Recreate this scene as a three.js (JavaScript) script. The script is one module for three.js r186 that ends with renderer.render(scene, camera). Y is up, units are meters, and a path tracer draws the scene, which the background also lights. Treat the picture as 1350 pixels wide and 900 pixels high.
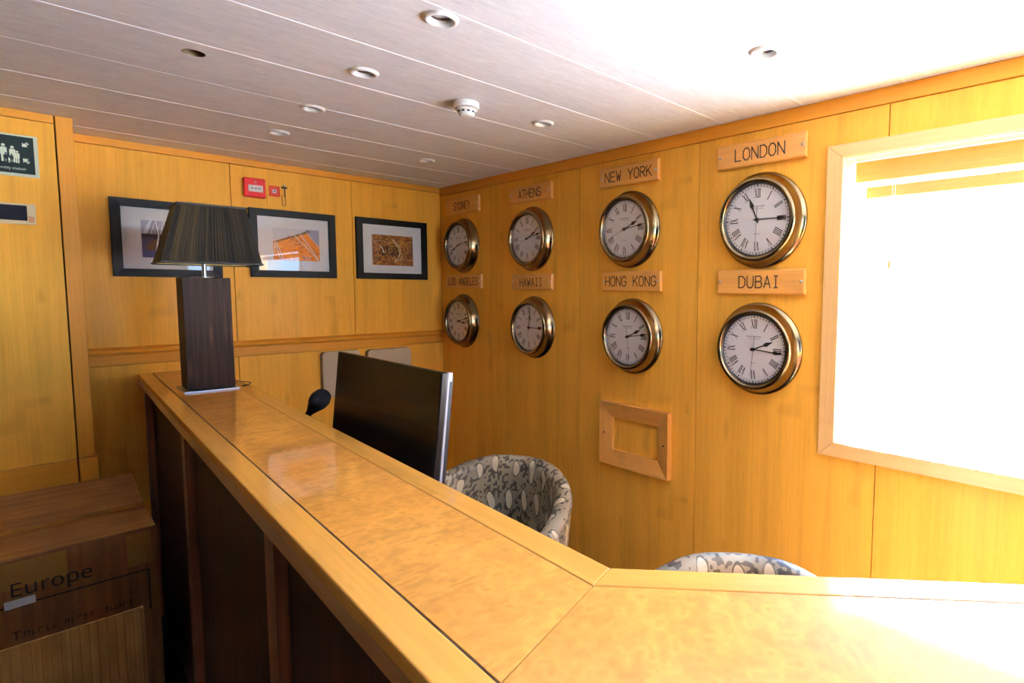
import * as THREE from 'three';
import { RoundedBoxGeometry } from 'three/addons/geometries/RoundedBoxGeometry.js';
import { mergeGeometries } from 'three/addons/utils/BufferGeometryUtils.js';
import { Sky } from 'three/addons/objects/Sky.js';

// ---------------------------------------------------------------- camera, sky, sun, exposure
const W = 1350, H = 900;
const scene = new THREE.Scene();
const camera = new THREE.PerspectiveCamera(62.577, W / H, 0.05, 200);
const basis = new THREE.Matrix4().set(
  0.67806852, 0.05378459, -0.73302817, 0,
  0.00490899, 0.99696537, 0.07769142, 0,
  0.7349823, -0.05627853, 0.67574681, 0, 0, 0, 0, 1);
camera.quaternion.setFromRotationMatrix(basis);
camera.position.set(-1.85666576, 1.45, 3.18526342);
camera.setViewOffset(W, H, -135.6, 10.28, W, H);      // the photograph is an off-centre crop
camera.updateProjectionMatrix();
scene.add(camera);

const renderer = new THREE.WebGLRenderer();
renderer.toneMapping = THREE.LinearToneMapping;
renderer.toneMappingExposure = 1.17;
renderer.shadowMap.enabled = true;

const SUN = new THREE.Vector3(1, 0.84, -0.3).normalize();
const sky = new Sky();
sky.scale.setScalar(1000);
sky.material.uniforms.turbidity.value = 10;
sky.material.uniforms.rayleigh.value = 0.6;
sky.material.uniforms.mieCoefficient.value = 0.005;
sky.material.uniforms.mieDirectionalG.value = 0.7;
sky.material.uniforms.sunPosition.value.copy(SUN);
sky.name = 'sky'; sky.userData.kind = 'structure';
scene.add(sky);
scene.environmentIntensity = 5;
const sun = new THREE.DirectionalLight(new THREE.Color().setRGB(0.80, 0.96, 1.20), 800);
sun.name = 'sun';
sun.position.copy(SUN).multiplyScalar(12).add(new THREE.Vector3(-1, 1, 3));
sun.target.position.set(-1, 1, 3);
sun.castShadow = true;
Object.assign(sun.shadow.camera, { left: -8, right: 8, top: 8, bottom: -8, near: 0.5, far: 40 });
sun.shadow.mapSize.set(2048, 2048);
scene.add(sun, sun.target);

// ---------------------------------------------------------------- helpers
let seed = 12345;
const rnd = () => { seed = (seed * 1664525 + 1013904223) >>> 0; return seed / 4294967296; };
const V = (x, y, z) => new THREE.Vector3(x, y, z);
const taken = {};
function numbered(n) { const k = taken[n] = (taken[n] ?? -1) + 1; return k ? n + '_' + String(k).padStart(3, '0') : n; }
function tag(o, label, category, group) { o.userData.label = label; o.userData.category = category; if (group) o.userData.group = group; return o; }
function thing(name, label, category, [x, y, z] = [0, 0, 0], turn = 0, group) {
  const o = new THREE.Group(); o.name = numbered(name); o.position.set(x, y, z); o.rotation.y = turn; scene.add(o);
  return tag(o, label, category, group);
}
function struct(name) { const o = new THREE.Group(); o.name = name; o.userData.kind = 'structure'; scene.add(o); return o; }
function mesh(name, geo, mat, parent, pos) {
  const m = new THREE.Mesh(geo, mat); m.name = name; m.castShadow = m.receiveShadow = true;
  if (pos) m.position.set(...pos);
  (parent ?? scene).add(m); return m;
}
// uv in metres by the dominant axis of each face; g is the grain axis (v runs along it)
function uvBox(geo, g = 'y', off = [0, 0]) {
  if (geo.index) geo = geo.toNonIndexed();
  const p = geo.attributes.position, uv = new Float32Array(p.count * 2), a = V(), b = V(), c = V(), n = V();
  for (let i = 0; i < p.count; i += 3) {
    a.fromBufferAttribute(p, i); b.fromBufferAttribute(p, i + 1); c.fromBufferAttribute(p, i + 2);
    n.copy(b).sub(a).cross(c.clone().sub(a)); const ax = Math.abs(n.x), ay = Math.abs(n.y), az = Math.abs(n.z);
    const d = ax >= ay && ax >= az ? 'x' : ay >= az ? 'y' : 'z';
    let o = ['x', 'y', 'z'].filter((k) => k !== d), vv = o.includes(g) ? g : o[1], uu = o.find((k) => k !== vv);
    [a, b, c].forEach((q, j) => { uv[(i + j) * 2] = q[uu] + off[0]; uv[(i + j) * 2 + 1] = q[vv] + off[1]; });
  }
  geo.setAttribute('uv', new THREE.BufferAttribute(uv, 2));
  return geo;
}
const roff = () => [rnd() * 7, rnd() * 7];
function box(name, parent, mat, x, y, z, { r = 0, grain = 'y', off } = {}) {
  const w = x[1] - x[0], h = y[1] - y[0], d = z[1] - z[0];
  let g = r ? new RoundedBoxGeometry(w, h, d, 2, Math.min(r, w / 2.01, h / 2.01, d / 2.01)) : new THREE.BoxGeometry(w, h, d);
  g = uvBox(g, grain, off ?? roff());
  return mesh(name, g, mat, parent, [(x[0] + x[1]) / 2, (y[0] + y[1]) / 2, (z[0] + z[1]) / 2]);
}
function extr(pts, depth, bevel = 0, holes = []) {
  const s = new THREE.Shape(pts.map((p) => new THREE.Vector2(...p)));
  holes.forEach((h) => s.holes.push(h));
  return new THREE.ExtrudeGeometry(s, { depth, bevelEnabled: bevel > 0, bevelThickness: bevel, bevelSize: bevel, bevelOffset: -bevel, bevelSegments: 2, curveSegments: 24 });
}
const rectPath = (x0, x1, y0, y1) => new THREE.Path([[x0, y0], [x1, y0], [x1, y1], [x0, y1]].map((p) => new THREE.Vector2(...p)));
function tube(pts, r, seg = 40, rad = 8) { return new THREE.TubeGeometry(new THREE.CatmullRomCurve3(pts.map((p) => V(...p))), seg, r, rad); }
function cyl(r0, r1, h, s = 32) { return new THREE.CylinderGeometry(r0, r1, h, s); }
function lathe(pts, s = 64) { return new THREE.LatheGeometry(pts.map((p) => new THREE.Vector2(...p)), s); }

// value noise, tiling with period px, py
function noise2(sd) {
  const h = (x, y) => { let n = (x * 374761393 + y * 668265263 + sd * 2147483) | 0; n = Math.imul(n ^ (n >>> 13), 1274126177); return ((n ^ (n >>> 16)) >>> 0) / 4294967296; };
  return (x, y, px = 1e6, py = 1e6) => {
    const xi = Math.floor(x), yi = Math.floor(y), fx = x - xi, fy = y - yi, m = (a, b) => ((a % b) + b) % b;
    const sx = fx * fx * (3 - 2 * fx), sy = fy * fy * (3 - 2 * fy);
    const a = h(m(xi, px), m(yi, py)), b = h(m(xi + 1, px), m(yi, py)), c = h(m(xi, px), m(yi + 1, py)), d = h(m(xi + 1, px), m(yi + 1, py));
    return (a + (b - a) * sx) * (1 - sy) + (c + (d - c) * sx) * sy;
  };
}
function dataTex(w, h, fn, [sx, sy] = [1, 1], srgb = true) {     // fn(u, v) -> [r, g, b] in 0..1; covers sx x sy metres
  const d = new Uint8Array(w * h * 4);
  for (let j = 0; j < h; j++) for (let i = 0; i < w; i++) {
    const c = fn(i / w, j / h), k = (j * w + i) * 4;
    for (let q = 0; q < 3; q++) d[k + q] = Math.max(0, Math.min(255, c[q] * 255));
    d[k + 3] = 255;
  }
  const t = new THREE.DataTexture(d, w, h);
  t.wrapS = t.wrapT = THREE.RepeatWrapping; t.magFilter = t.minFilter = THREE.LinearFilter;
  if (srgb) t.colorSpace = THREE.SRGBColorSpace;
  t.repeat.set(1 / sx, 1 / sy); t.needsUpdate = true; return t;
}
function canvasTex(w, h, draw) {
  const c = document.createElement('canvas'); c.width = w; c.height = h;
  const x = c.getContext('2d'); draw(x, w, h);
  const t = new THREE.CanvasTexture(c); t.colorSpace = THREE.SRGBColorSpace; t.magFilter = THREE.LinearFilter; return t;
}
const mix = (a, b, t) => a + (b - a) * t;

// ---------------------------------------------------------------- materials
const n1 = noise2(1), n2 = noise2(2), n3 = noise2(3), n4 = noise2(4);
const veneerFn = (u, v) => {                                     // maple veneer, grain along v
  const wob = (n3(u * 4, v * 3, 4, 3) - 0.5) * 0.02;
  const band = n1((u + wob) * 22, v * 2, 22, 2) * 0.6 + 0.2, fine = n2((u + wob * 1.5) * 180, v * 7, 180, 7), broad = n4(u * 5, v * 2, 5, 2);
  const fleck = n3(u * 90, v * 50, 90, 50);
  let g = 0.90 + 0.07 * (broad - 0.5) + 0.07 * (band - 0.5) + 0.05 * (fine - 0.5) + 0.02 * (fleck - 0.5);
  const mark = Math.max(0, n1(u * 9 + 3, v * 14, 9, 14) - 0.88) * 0.7;
  g -= mark;
  return [g + 0.06, g + 0.055, g + 0.04];
};
const T = {};
T.veneer = dataTex(512, 1024, veneerFn, [0.65, 1.3]);
T.veneerRough = dataTex(128, 256, (u, v) => { const g = 0.5 + 0.25 * (n2(u * 40, v * 10, 40, 10) - 0.5) + 0.2 * (n1(u * 6, v * 8, 6, 8) - 0.5); return [g, g, g]; }, [0.65, 1.3], false);
T.burl = dataTex(512, 512, (u, v) => {
  const a = n1(u * 12, v * 12, 12, 12), b = n2(u * 34, v * 26, 34, 26), c = n3(u * 80, v * 60, 80, 60), d = n4(u * 4, v * 4, 4, 4);
  const k = 0.87 + 0.10 * (d - 0.5) + 0.10 * (a - 0.5) + 0.13 * (b - 0.5) + 0.07 * (c - 0.5) - Math.max(0, b - 0.72) * 0.45;
  return [k + 0.07, k + 0.05, k - 0.0];
}, [0.42, 0.42]);
T.ceil = dataTex(512, 512, (u, v) => {
  const s = n1(u * 14, v * 190, 14, 190), f = n2(u * 40, v * 256, 40, 256), b = n3(u * 6, v * 20, 6, 20);
  const g = 0.95 + 0.08 * (s - 0.5) + 0.06 * (f - 0.5) + 0.03 * (b - 0.5); return [g, g, g];
}, [0.5, 0.31]);
T.card = dataTex(256, 256, (u, v) => {
  const s = n1(u * 40, v * 2, 40, 2), f = n2(u * 120, v * 90, 120, 90), b = n3(u * 5, v * 5, 5, 5);
  const g = 0.85 + 0.14 * (s - 0.5) + 0.08 * (f - 0.5) + 0.12 * (b - 0.5); return [g + 0.05, g + 0.03, g];
}, [0.35, 0.35]);
T.snake = dataTex(1024, 512, (u, v) => {                          // snakeskin: pale lozenges, dark outlines, small scales
  const U = u * 11 + 0.4 * (n1(u * 10, v * 10, 10, 10) - 0.5), Vv = v * 4 + 0.4 * (n2(u * 10, v * 10, 10, 10) - 0.5);
  const sc = Math.abs(Math.sin((u * 150 + v * 100) * Math.PI)) * Math.abs(Math.sin((u * 150 - v * 100) * Math.PI));
  let best = 9, pale = 0;
  for (let j = -1; j <= 5; j++) for (let i = -1; i <= 12; i++) {
    const cx = i + (j & 1 ? 0.5 : 0), d = Math.hypot((U - cx) * 1.0, (Vv - j) * 0.72) + 0.15 * Math.abs(U - cx);
    if (d < best) best = d;
  }
  const cloud = n3(u * 9, v * 5, 9, 5), blot = n4(u * 90, v * 50, 90, 50);
  let g = mix(0.46, 0.76, cloud);
  if (best < 0.21) g = 0.86; else if (best < 0.25) g = 0.34; else g -= 0.40 * (blot > 0.62 ? 1 : 0) * mix(1, 1 - sc, 0.4);
  g = g * (0.72 + 0.4 * sc);
  return [g * 1.02, g * 0.985, g * 0.90];
}, [0.95, 0.48]);
T.thread = dataTex(512, 64, (u, v) => {
  const a = n1(u * 24, v * 1, 24, 1), b = n2(u * 190, v * 3, 190, 3), k = Math.pow(a, 2) * 0.65 + 0.15 + 0.3 * (b - 0.4);
  return [0.34 * k + 0.03, 0.27 * k + 0.022, 0.15 * k + 0.015];
}, [0.34, 0.3]);
T.threadBump = dataTex(512, 8, (u) => { const b = n2(u * 190, 0, 190, 3); return [b, b, b]; }, [0.34, 0.3], false);
T.ebony = dataTex(256, 512, (u, v) => {
  const w = u + 0.02 * (n3(u * 3, v * 3, 3, 3) - 0.5), a = n1(w * 26, v * 1.999, 26, 2), b = n2(w * 110, v * 4, 110, 4), m = n4(w * 18, v * 3, 18, 3);
  const k = 0.16 + 0.10 * (a - 0.4) + 0.07 * (b - 0.5) + Math.max(0, m - 0.76) * 0.7; return [k + 0.03, k * 0.78, k * 0.58];
}, [0.16, 0.42]);
T.darkwood = dataTex(256, 512, (u, v) => {
  const a = n1(u * 30, v * 2, 30, 2), b = n2(u * 120, v * 6, 120, 6), k = 0.72 + 0.3 * (a - 0.5) + 0.15 * (b - 0.5); return [k, k * 0.98, k * 0.95];
}, [0.5, 1]);
T.carpet = dataTex(128, 128, (u, v) => { const k = 0.55 + 0.4 * (n2(u * 64, v * 64, 64, 64) - 0.5); return [k, k, k]; }, [0.2, 0.2]);

T.crinkle = dataTex(128, 128, (u, v) => { const k = Math.abs(n1(u * 9 + v * 3, v * 6, 12, 6) - 0.5) * 1.4 + 0.2 * n2(u * 30, v * 30, 30, 30); return [k, k, k]; }, [0.12, 0.12], false);
const P = (o) => new THREE.MeshPhysicalMaterial(o), S = (o) => new THREE.MeshStandardMaterial(o);
const lin = (r, g, b) => new THREE.Color().setRGB(r, g, b);
const M = {
  wood: P({ color: lin(0.92, 0.44, 0.055), map: T.veneer, roughness: 0.6, specularIntensity: 0.2, clearcoat: 0.05, clearcoatRoughness: 0.2 }),
  trim: P({ color: lin(0.77, 0.315, 0.03), map: T.veneer, roughness: 0.55, specularIntensity: 0.35, clearcoat: 0.08, clearcoatRoughness: 0.3 }),
  plate: P({ color: lin(0.82, 0.37, 0.075), map: T.veneer, roughness: 0.5, clearcoat: 0.3, clearcoatRoughness: 0.3 }),
  casing: P({ color: lin(0.82, 0.49, 0.18), map: T.veneer, roughness: 0.5, clearcoat: 0.3, clearcoatRoughness: 0.35 }),
  valance: P({ color: lin(0.80, 0.40, 0.13), map: T.veneer, roughness: 0.6, specularIntensity: 0.3 }),
  burl: P({ color: lin(0.80, 0.355, 0.066), map: T.burl, roughness: 0.6, specularIntensity: 0.2, clearcoat: 0.9, clearcoatRoughness: 0.06 }),
  rim: P({ color: lin(0.82, 0.38, 0.065), map: T.veneer, roughness: 0.6, specularIntensity: 0.2, clearcoat: 0.9, clearcoatRoughness: 0.06 }),
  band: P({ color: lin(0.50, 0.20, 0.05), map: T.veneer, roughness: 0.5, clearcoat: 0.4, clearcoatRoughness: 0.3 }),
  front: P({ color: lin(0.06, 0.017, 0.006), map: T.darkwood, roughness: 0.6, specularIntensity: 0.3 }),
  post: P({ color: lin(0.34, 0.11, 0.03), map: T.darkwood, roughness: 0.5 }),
  joint: S({ color: lin(0.12, 0.05, 0.012), roughness: 0.9 }),
  inlay: S({ color: lin(0.05, 0.025, 0.01), roughness: 0.7 }),
  ceil: S({ color: lin(0.97, 0.97, 0.99), map: T.ceil, roughness: 0.55 }),
  ceilJoint: S({ color: lin(0.95, 0.95, 0.95), roughness: 0.45 }),
  white: S({ color: lin(0.86, 0.85, 0.82), roughness: 0.35 }),
  shell: S({ color: lin(0.6, 0.6, 0.6), roughness: 0.9 }),
  floor: S({ color: lin(0.022, 0.02, 0.02), map: T.carpet, roughness: 1 }),
  brass: S({ color: lin(0.25, 0.19, 0.105), metalness: 1, roughness: 0.2 }),
  darkmetal: S({ color: lin(0.10, 0.095, 0.10), metalness: 1, roughness: 0.3 }),
  chrome: S({ color: lin(0.5, 0.5, 0.51), metalness: 1, roughness: 0.4 }),
  screw: S({ color: lin(0.55, 0.54, 0.52), metalness: 1, roughness: 0.3 }),
  black: P({ color: lin(0.006, 0.006, 0.007), roughness: 0.5, specularIntensity: 0.4 }),
  blackframe: P({ color: lin(0.006, 0.0055, 0.0055), roughness: 0.6, specularIntensity: 0.25 }),
  engrave: S({ color: lin(0.02, 0.012, 0.008), roughness: 0.8 }),
  mat: S({ color: lin(0.72, 0.70, 0.69), roughness: 0.9 }),
  glass: P({ color: 0xffffff, transmission: 1, thickness: 0, roughness: 0.0, ior: 1.5 }),
  red: P({ color: lin(0.50, 0.012, 0.012), roughness: 0.5, specularIntensity: 0.3 }),
  cardLit: S({ color: lin(0.55, 0.27, 0.07), map: T.card, roughness: 0.85 }),  // card with the stronger light on the standing sheet put into its colour
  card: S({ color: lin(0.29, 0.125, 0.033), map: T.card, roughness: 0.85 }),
  tape: P({ color: lin(0.46, 0.24, 0.06), roughness: 0.25, bumpMap: T.crinkle, bumpScale: 0.003, clearcoat: 0.8, clearcoatRoughness: 0.15, transparent: true, opacity: 0.75 }),
  paper: S({ color: lin(0.75, 0.74, 0.74), roughness: 0.8 }),
  snake: P({ color: lin(1, 0.94, 0.80), map: T.snake, roughness: 0.45, bumpMap: T.snake, bumpScale: 0.0006 }),
  shade: P({ color: lin(0.36, 0.34, 0.32), specularIntensity: 0.15, map: T.thread, bumpMap: T.threadBump, bumpScale: 0.001, roughness: 0.6 }),
  shadeTrim: S({ color: lin(0.01, 0.009, 0.008), roughness: 0.8 }),
  lining: S({ color: lin(0.55, 0.42, 0.12), roughness: 0.9 }),
  ebony: P({ color: lin(0.42, 0.38, 0.36), map: T.ebony, roughness: 0.55, specularIntensity: 0.15 }),
  beige: P({ color: lin(0.50, 0.40, 0.27), roughness: 0.8, specularIntensity: 0.2 }),
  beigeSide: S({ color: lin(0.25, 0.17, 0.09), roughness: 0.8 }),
  screen: P({ color: lin(0.003, 0.003, 0.0035), roughness: 0.25, specularIntensity: 0.3 }),
  silver: S({ color: lin(0.28, 0.28, 0.3), roughness: 0.5 }),
  foam: P({ color: lin(0.008, 0.008, 0.01), roughness: 1, specularIntensity: 0.1 }),
  deck: S({ color: lin(0.75, 0.74, 0.72), roughness: 0.9 }),
  hull: S({ color: lin(0.82, 0.82, 0.82), roughness: 0.6 }),
};

// ---------------------------------------------------------------- the room
const CEIL = 2.07, XL = -4.2, ZF = 4.75;
{
  const fl = struct('floor'); box('carpet', fl, M.floor, [XL - 0.1, 0.14], [-0.1, 0], [-0.1, ZF + 0.1]);
}
const LIGHTS = [[-1.143, 1.979], [-1.122, 1.523], [-1.103, 1.069], [-1.082, 0.643], [-0.441, 0.636], [-0.459, 1.527], [-0.481, 2.443]];
const HOLE = [-1.483, 1.316];
{
  const c = struct('ceiling');
  box('deckhead', c, M.shell, [XL - 0.1, 0.14], [CEIL + 0.12, CEIL + 0.22], [-0.1, ZF + 0.1]);
  const pitch = 0.3125, z0 = 0.46 - pitch * 2;                  // joints at .46, .7725, 1.085 ...
  for (let z = z0; z < ZF; z += pitch) {
    const a = Math.max(z, -0.02) + 0.003, b = Math.min(z + pitch, ZF + 0.02) - 0.003;
    if (b - a < 0.02) continue;
    const holes = [...LIGHTS, HOLE].filter(([, lz]) => lz > a && lz < b).map(([lx, lz]) => { const p = new THREE.Path(); p.absarc(lx, -lz, 0.027, 0, Math.PI * 2, true); return p; });
    let g = extr([[XL, -b], [0.02, -b], [0.02, -a], [XL, -a]], 0.012, 0, holes);
    g.rotateX(-Math.PI / 2);                                    // shape y -> -z, depth -> +y
    g = uvBox(g, 'z', roff());
    mesh('ceiling_panel', g, M.ceil, c, [0, CEIL, 0]);
    if (z > 0.01) box('joint_strip', c, M.ceilJoint, [XL, 0.01], [CEIL - 0.0012, CEIL + 0.01], [z - 0.0032, z + 0.0032], { grain: 'x' });
  }
}
// right wall: panels on x = 0, clocks on it, windows further forward
const WIN = [[2.478, 3.95]], WY = [0.948, 1.875], WIN2 = [-1.3, -0.2];
{
  const w = struct('wall_right');
  const holes = WIN.map(([a, b]) => rectPath(a - 0.004, b + 0.004, WY[0] - 0.004, WY[1] + 0.004));
  const back = extr([[-0.1, 0], [ZF + 0.1, 0], [ZF + 0.1, CEIL + 0.2], [-0.1, CEIL + 0.2]], 0.12, 0, holes);
  back.rotateY(-Math.PI / 2); back.translate(0.134, 0, 0);      // shape x -> z, depth -> -x
  mesh('wall_core', uvBox(back), M.joint, w);
  const skin = extr([[-0.1, 0], [ZF + 0.1, 0], [ZF + 0.1, CEIL + 0.2], [-0.1, CEIL + 0.2]], 0.01, 0, holes);
  skin.rotateY(-Math.PI / 2); skin.translate(0.146, 0, 0);
  mesh('outer_skin', skin, M.hull, w);
  const seams = [0, 0.585, 1.246, 1.917, 2.608, 3.28, 3.95, ZF];
  const g = 0.0016;
  for (let i = 0; i + 1 < seams.length; i++) {
    const a = seams[i] + g, b = seams[i + 1] - g, top = 2.018;
    const win = WIN.filter(([p, q]) => p < b && q > a);
    const hs = win.map(([p, q]) => [Math.max(p - 0.004, a), Math.min(q + 0.004, b)]);
    const put = (z0, z1, y0, y1) => { if (z1 - z0 > 0.004) box('panel', w, M.wood, [0, 0.012], [y0, y1], [z0, z1], { off: [i * 1.37, i * 0.77] }); };
    let z = a;
    for (const [p, q] of hs) { put(z, p, 0.002, top); put(p, q, 0.002, WY[0] - 0.004); put(p, q, WY[1] + 0.004, top); z = q; }
    put(z, b, 0.002, top);
  }
  box('top_trim', w, M.trim, [-0.006, 0.012], [2.02, CEIL - 0.001], [0.001, ZF], { grain: 'z', r: 0.0015 });
}
// back wall: panels on z = 0 above the rail, wainscot below it
{
  const w = struct('wall_back');
  box('wall_core', w, M.joint, [XL - 0.1, 0.14], [0, CEIL + 0.2], [-0.12, -0.012]);
  const seams = [-1.72, -1.102, -0.538, 0]; const g = 0.0016;
  for (let i = 0; i < 3; i++) {
    box('panel', w, M.wood, [seams[i] + g, seams[i + 1] - g], [1.19, 2.036], [-0.012, 0], { off: [i * 1.7 + 0.3, i * 0.4] });
    box('panel', w, M.wood, [seams[i] + g, seams[i + 1] - g], [0.002, 1.1165], [-0.012, 0.006], { off: [i * 1.1 + 2.3, i * 0.6] });
  }
  box('top_trim', w, M.trim, [-1.72, -0.007], [2.038, CEIL - 0.001], [-0.012, 0.006], { grain: 'x', r: 0.0015 });
  box('rail_board', w, M.trim, [-1.72, -0.001], [1.1185, 1.176], [-0.012, 0.008], { grain: 'x', r: 0.0015 });
  const rail = extr([[0, 0], [0.016, 0.001], [0.022, 0.006], [0.024, 0.013], [0.021, 0.021], [0.014, 0.025], [0.006, 0.027], [0, 0.031]], 1.719);
  rail.rotateY(Math.PI / 2); rail.scale(1, 1, -1.45);
  const idx = rail.index; const rg = uvBox(rail, 'x', [0.2, 0.4]);
  // scale(-1) flips the winding: turn it back
  for (const k of ['position', 'normal', 'uv']) { const a = rg.attributes[k], s = a.itemSize; for (let i = 0; i < a.count; i += 3) for (let c = 0; c < s; c++) { const t = a.array[(i + 1) * s + c]; a.array[(i + 1) * s + c] = a.array[(i + 2) * s + c]; a.array[(i + 2) * s + c] = t; } }
  rg.computeVertexNormals();
  mesh('chair_rail', rg, M.trim, w, [-1.72, 1.164, 0.0]);
}
// left wall: a panelled bulkhead standing 27 cm in front of the back wall
{
  const w = struct('wall_left'), Z = 0.272;
  box('wall_core', w, M.joint, [XL, -1.66], [0.705, CEIL + 0.2], [-0.02, Z - 0.013]);
  box('panel', w, M.wood, [-2.3, -1.7035], [0.802, 2.039], [Z - 0.012, Z], { off: [4.1, 0.2] });
  box('panel', w, M.wood, [-2.95, -2.303], [0.802, 2.039], [Z - 0.012, Z], { off: [5.1, 0.9] });
  box('panel', w, M.wood, [XL, -2.953], [0.802, 2.039], [Z - 0.012, Z], { off: [6.1, 0.5] });
  box('top_trim', w, M.trim, [XL, -1.7035], [2.041, CEIL - 0.001], [Z - 0.012, Z + 0.003], { grain: 'x', r: 0.001 });
  box('corner_post', w, M.trim, [-1.699, -1.653], [0.802, CEIL - 0.001], [0.0, Z + 0.004], { r: 0.002 });
  box('base_board', w, M.trim, [XL, -1.7035], [0.70, 0.80], [Z - 0.012, Z + 0.012], { grain: 'x', r: 0.003 });
  box('post_base', w, M.trim, [-1.699, -1.646], [0.70, 0.80], [0.0, Z + 0.014], { r: 0.003 });
  box('plinth', w, M.front, [XL, -1.72], [0, 0.70], [-0.02, 0.18]);
}
{
  const w = struct('wall_side'); box('wall_core', w, M.front, [XL - 0.12, XL], [0, CEIL + 0.2], [-0.1, ZF + 0.1]);
  const f = struct('wall_front');
  const g = extr([[XL - 0.1, 0], [0.14, 0], [0.14, CEIL + 0.2], [XL - 0.1, CEIL + 0.2]], 0.13, 0, [rectPath(WIN2[0] - 0.004, WIN2[1] + 0.004, WY[0] - 0.004, WY[1] + 0.004)]);
  mesh('wall_core', uvBox(g), M.front, f, [0, 0, ZF]);
  const d = struct('deck_outside'); box('deck_plating', d, M.deck, [0.16, 45], [-0.3, -0.2], [-30, 40]);
}
// windows: casing, reveal, pane
[[...WIN[0], [0, 0, 0], -Math.PI / 2], [-WIN2[1], -WIN2[0], [0, 0, ZF], Math.PI]].forEach(([a, b, at, turn], i) => {   // local x along the wall, z into the room
  const w = struct('window_' + (i + 1)), cw = 0.053, [y0, y1] = WY;
  w.position.set(...at); w.rotation.y = turn;
  const bar = (pts, g) => uvBox(extr(pts, 0.011, 0.002), g, roff());
  const A = a - cw, B = b + cw, C0 = y0 - 0.048, C1 = y1 + 0.043;
  for (const [pts, g] of [[[[A, C0], [a, y0], [a, y1], [A, C1]], 'y'], [[[B, C0], [B, C1], [b, y1], [b, y0]], 'y'], [[[A, C1], [a, y1], [b, y1], [B, C1]], 'x'], [[[A, C0], [B, C0], [b, y0], [a, y0]], 'x']])
    mesh('casing', bar(pts, g), M.casing, w, [0, 0, 0.0025]);
  const r0 = -0.14, r1 = 0.012, t = 0.004;
  box('reveal', w, M.casing, [a - t, a], [y0, y1], [r0, r1]); box('reveal', w, M.casing, [b, b + t], [y0, y1], [r0, r1]);
  box('reveal', w, M.casing, [a - t, b + t], [y1, y1 + t], [r0, r1], { grain: 'x' }); box('reveal', w, M.casing, [a - t, b + t], [y0 - t, y0], [r0, r1], { grain: 'x' });
  mesh('pane', new THREE.PlaneGeometry(b - a, y1 - y0), M.glass, w, [(a + b) / 2, (y0 + y1) / 2, -0.125]);
  if (i) return;
  // blind drawn up under the head
  const bl = thing('window_blind', 'wooden venetian blind drawn right up at the top of the bright window', 'blind', [0.06, y1, (a + b) / 2]);
  const L = (b - a) / 2 - 0.012;
  box('valance', bl, M.valance, [0, 0.012], [-0.071, -0.006], [-L, L], { grain: 'z', r: 0.003 });
  box('head_rail', bl, M.white, [0.014, 0.05], [-0.034, -0.006], [-L, L], { grain: 'z' });
  for (let k = 0; k < 6; k++) box('slat', bl, M.casing, [0.012, 0.05], [-0.0400 - k * 0.0052, -0.0365 - k * 0.0052], [-L + 0.01, L - 0.01], { grain: 'z' });
  box('valance_reflection', bl, M.valance, [0.014, 0.05], [-0.124, -0.086], [-L + 0.03, L - 0.03], { grain: 'z', r: 0.003 });  // solid bar added in place of the valance mirrored in the glass
  for (const s of [-L + 0.16, L - 0.16]) mesh('ladder_cord', tube([[0.031, -0.07, s], [0.031, -0.115, s]], 0.0016, 4, 6), M.white, bl);
  const cz = -L + 0.115;
  mesh('pull_cord', mergeGeometries([tube([[0.006, -0.06, cz], [0.006, -0.2, cz], [0.006, -0.325, cz]], 0.0011, 8, 6), tube([[0.006, -0.06, cz + 0.008], [0.006, -0.2, cz + 0.006], [0.006, -0.325, cz + 0.001]], 0.0011, 8, 6)]), M.white, bl);
  mesh('tassel', lathe([[0.0005, 0.014], [0.004, 0.011], [0.0055, 0], [0.006, -0.016], [0.0005, -0.018]], 16), M.casing, bl, [0.006, -0.335, cz]);
});

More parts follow.
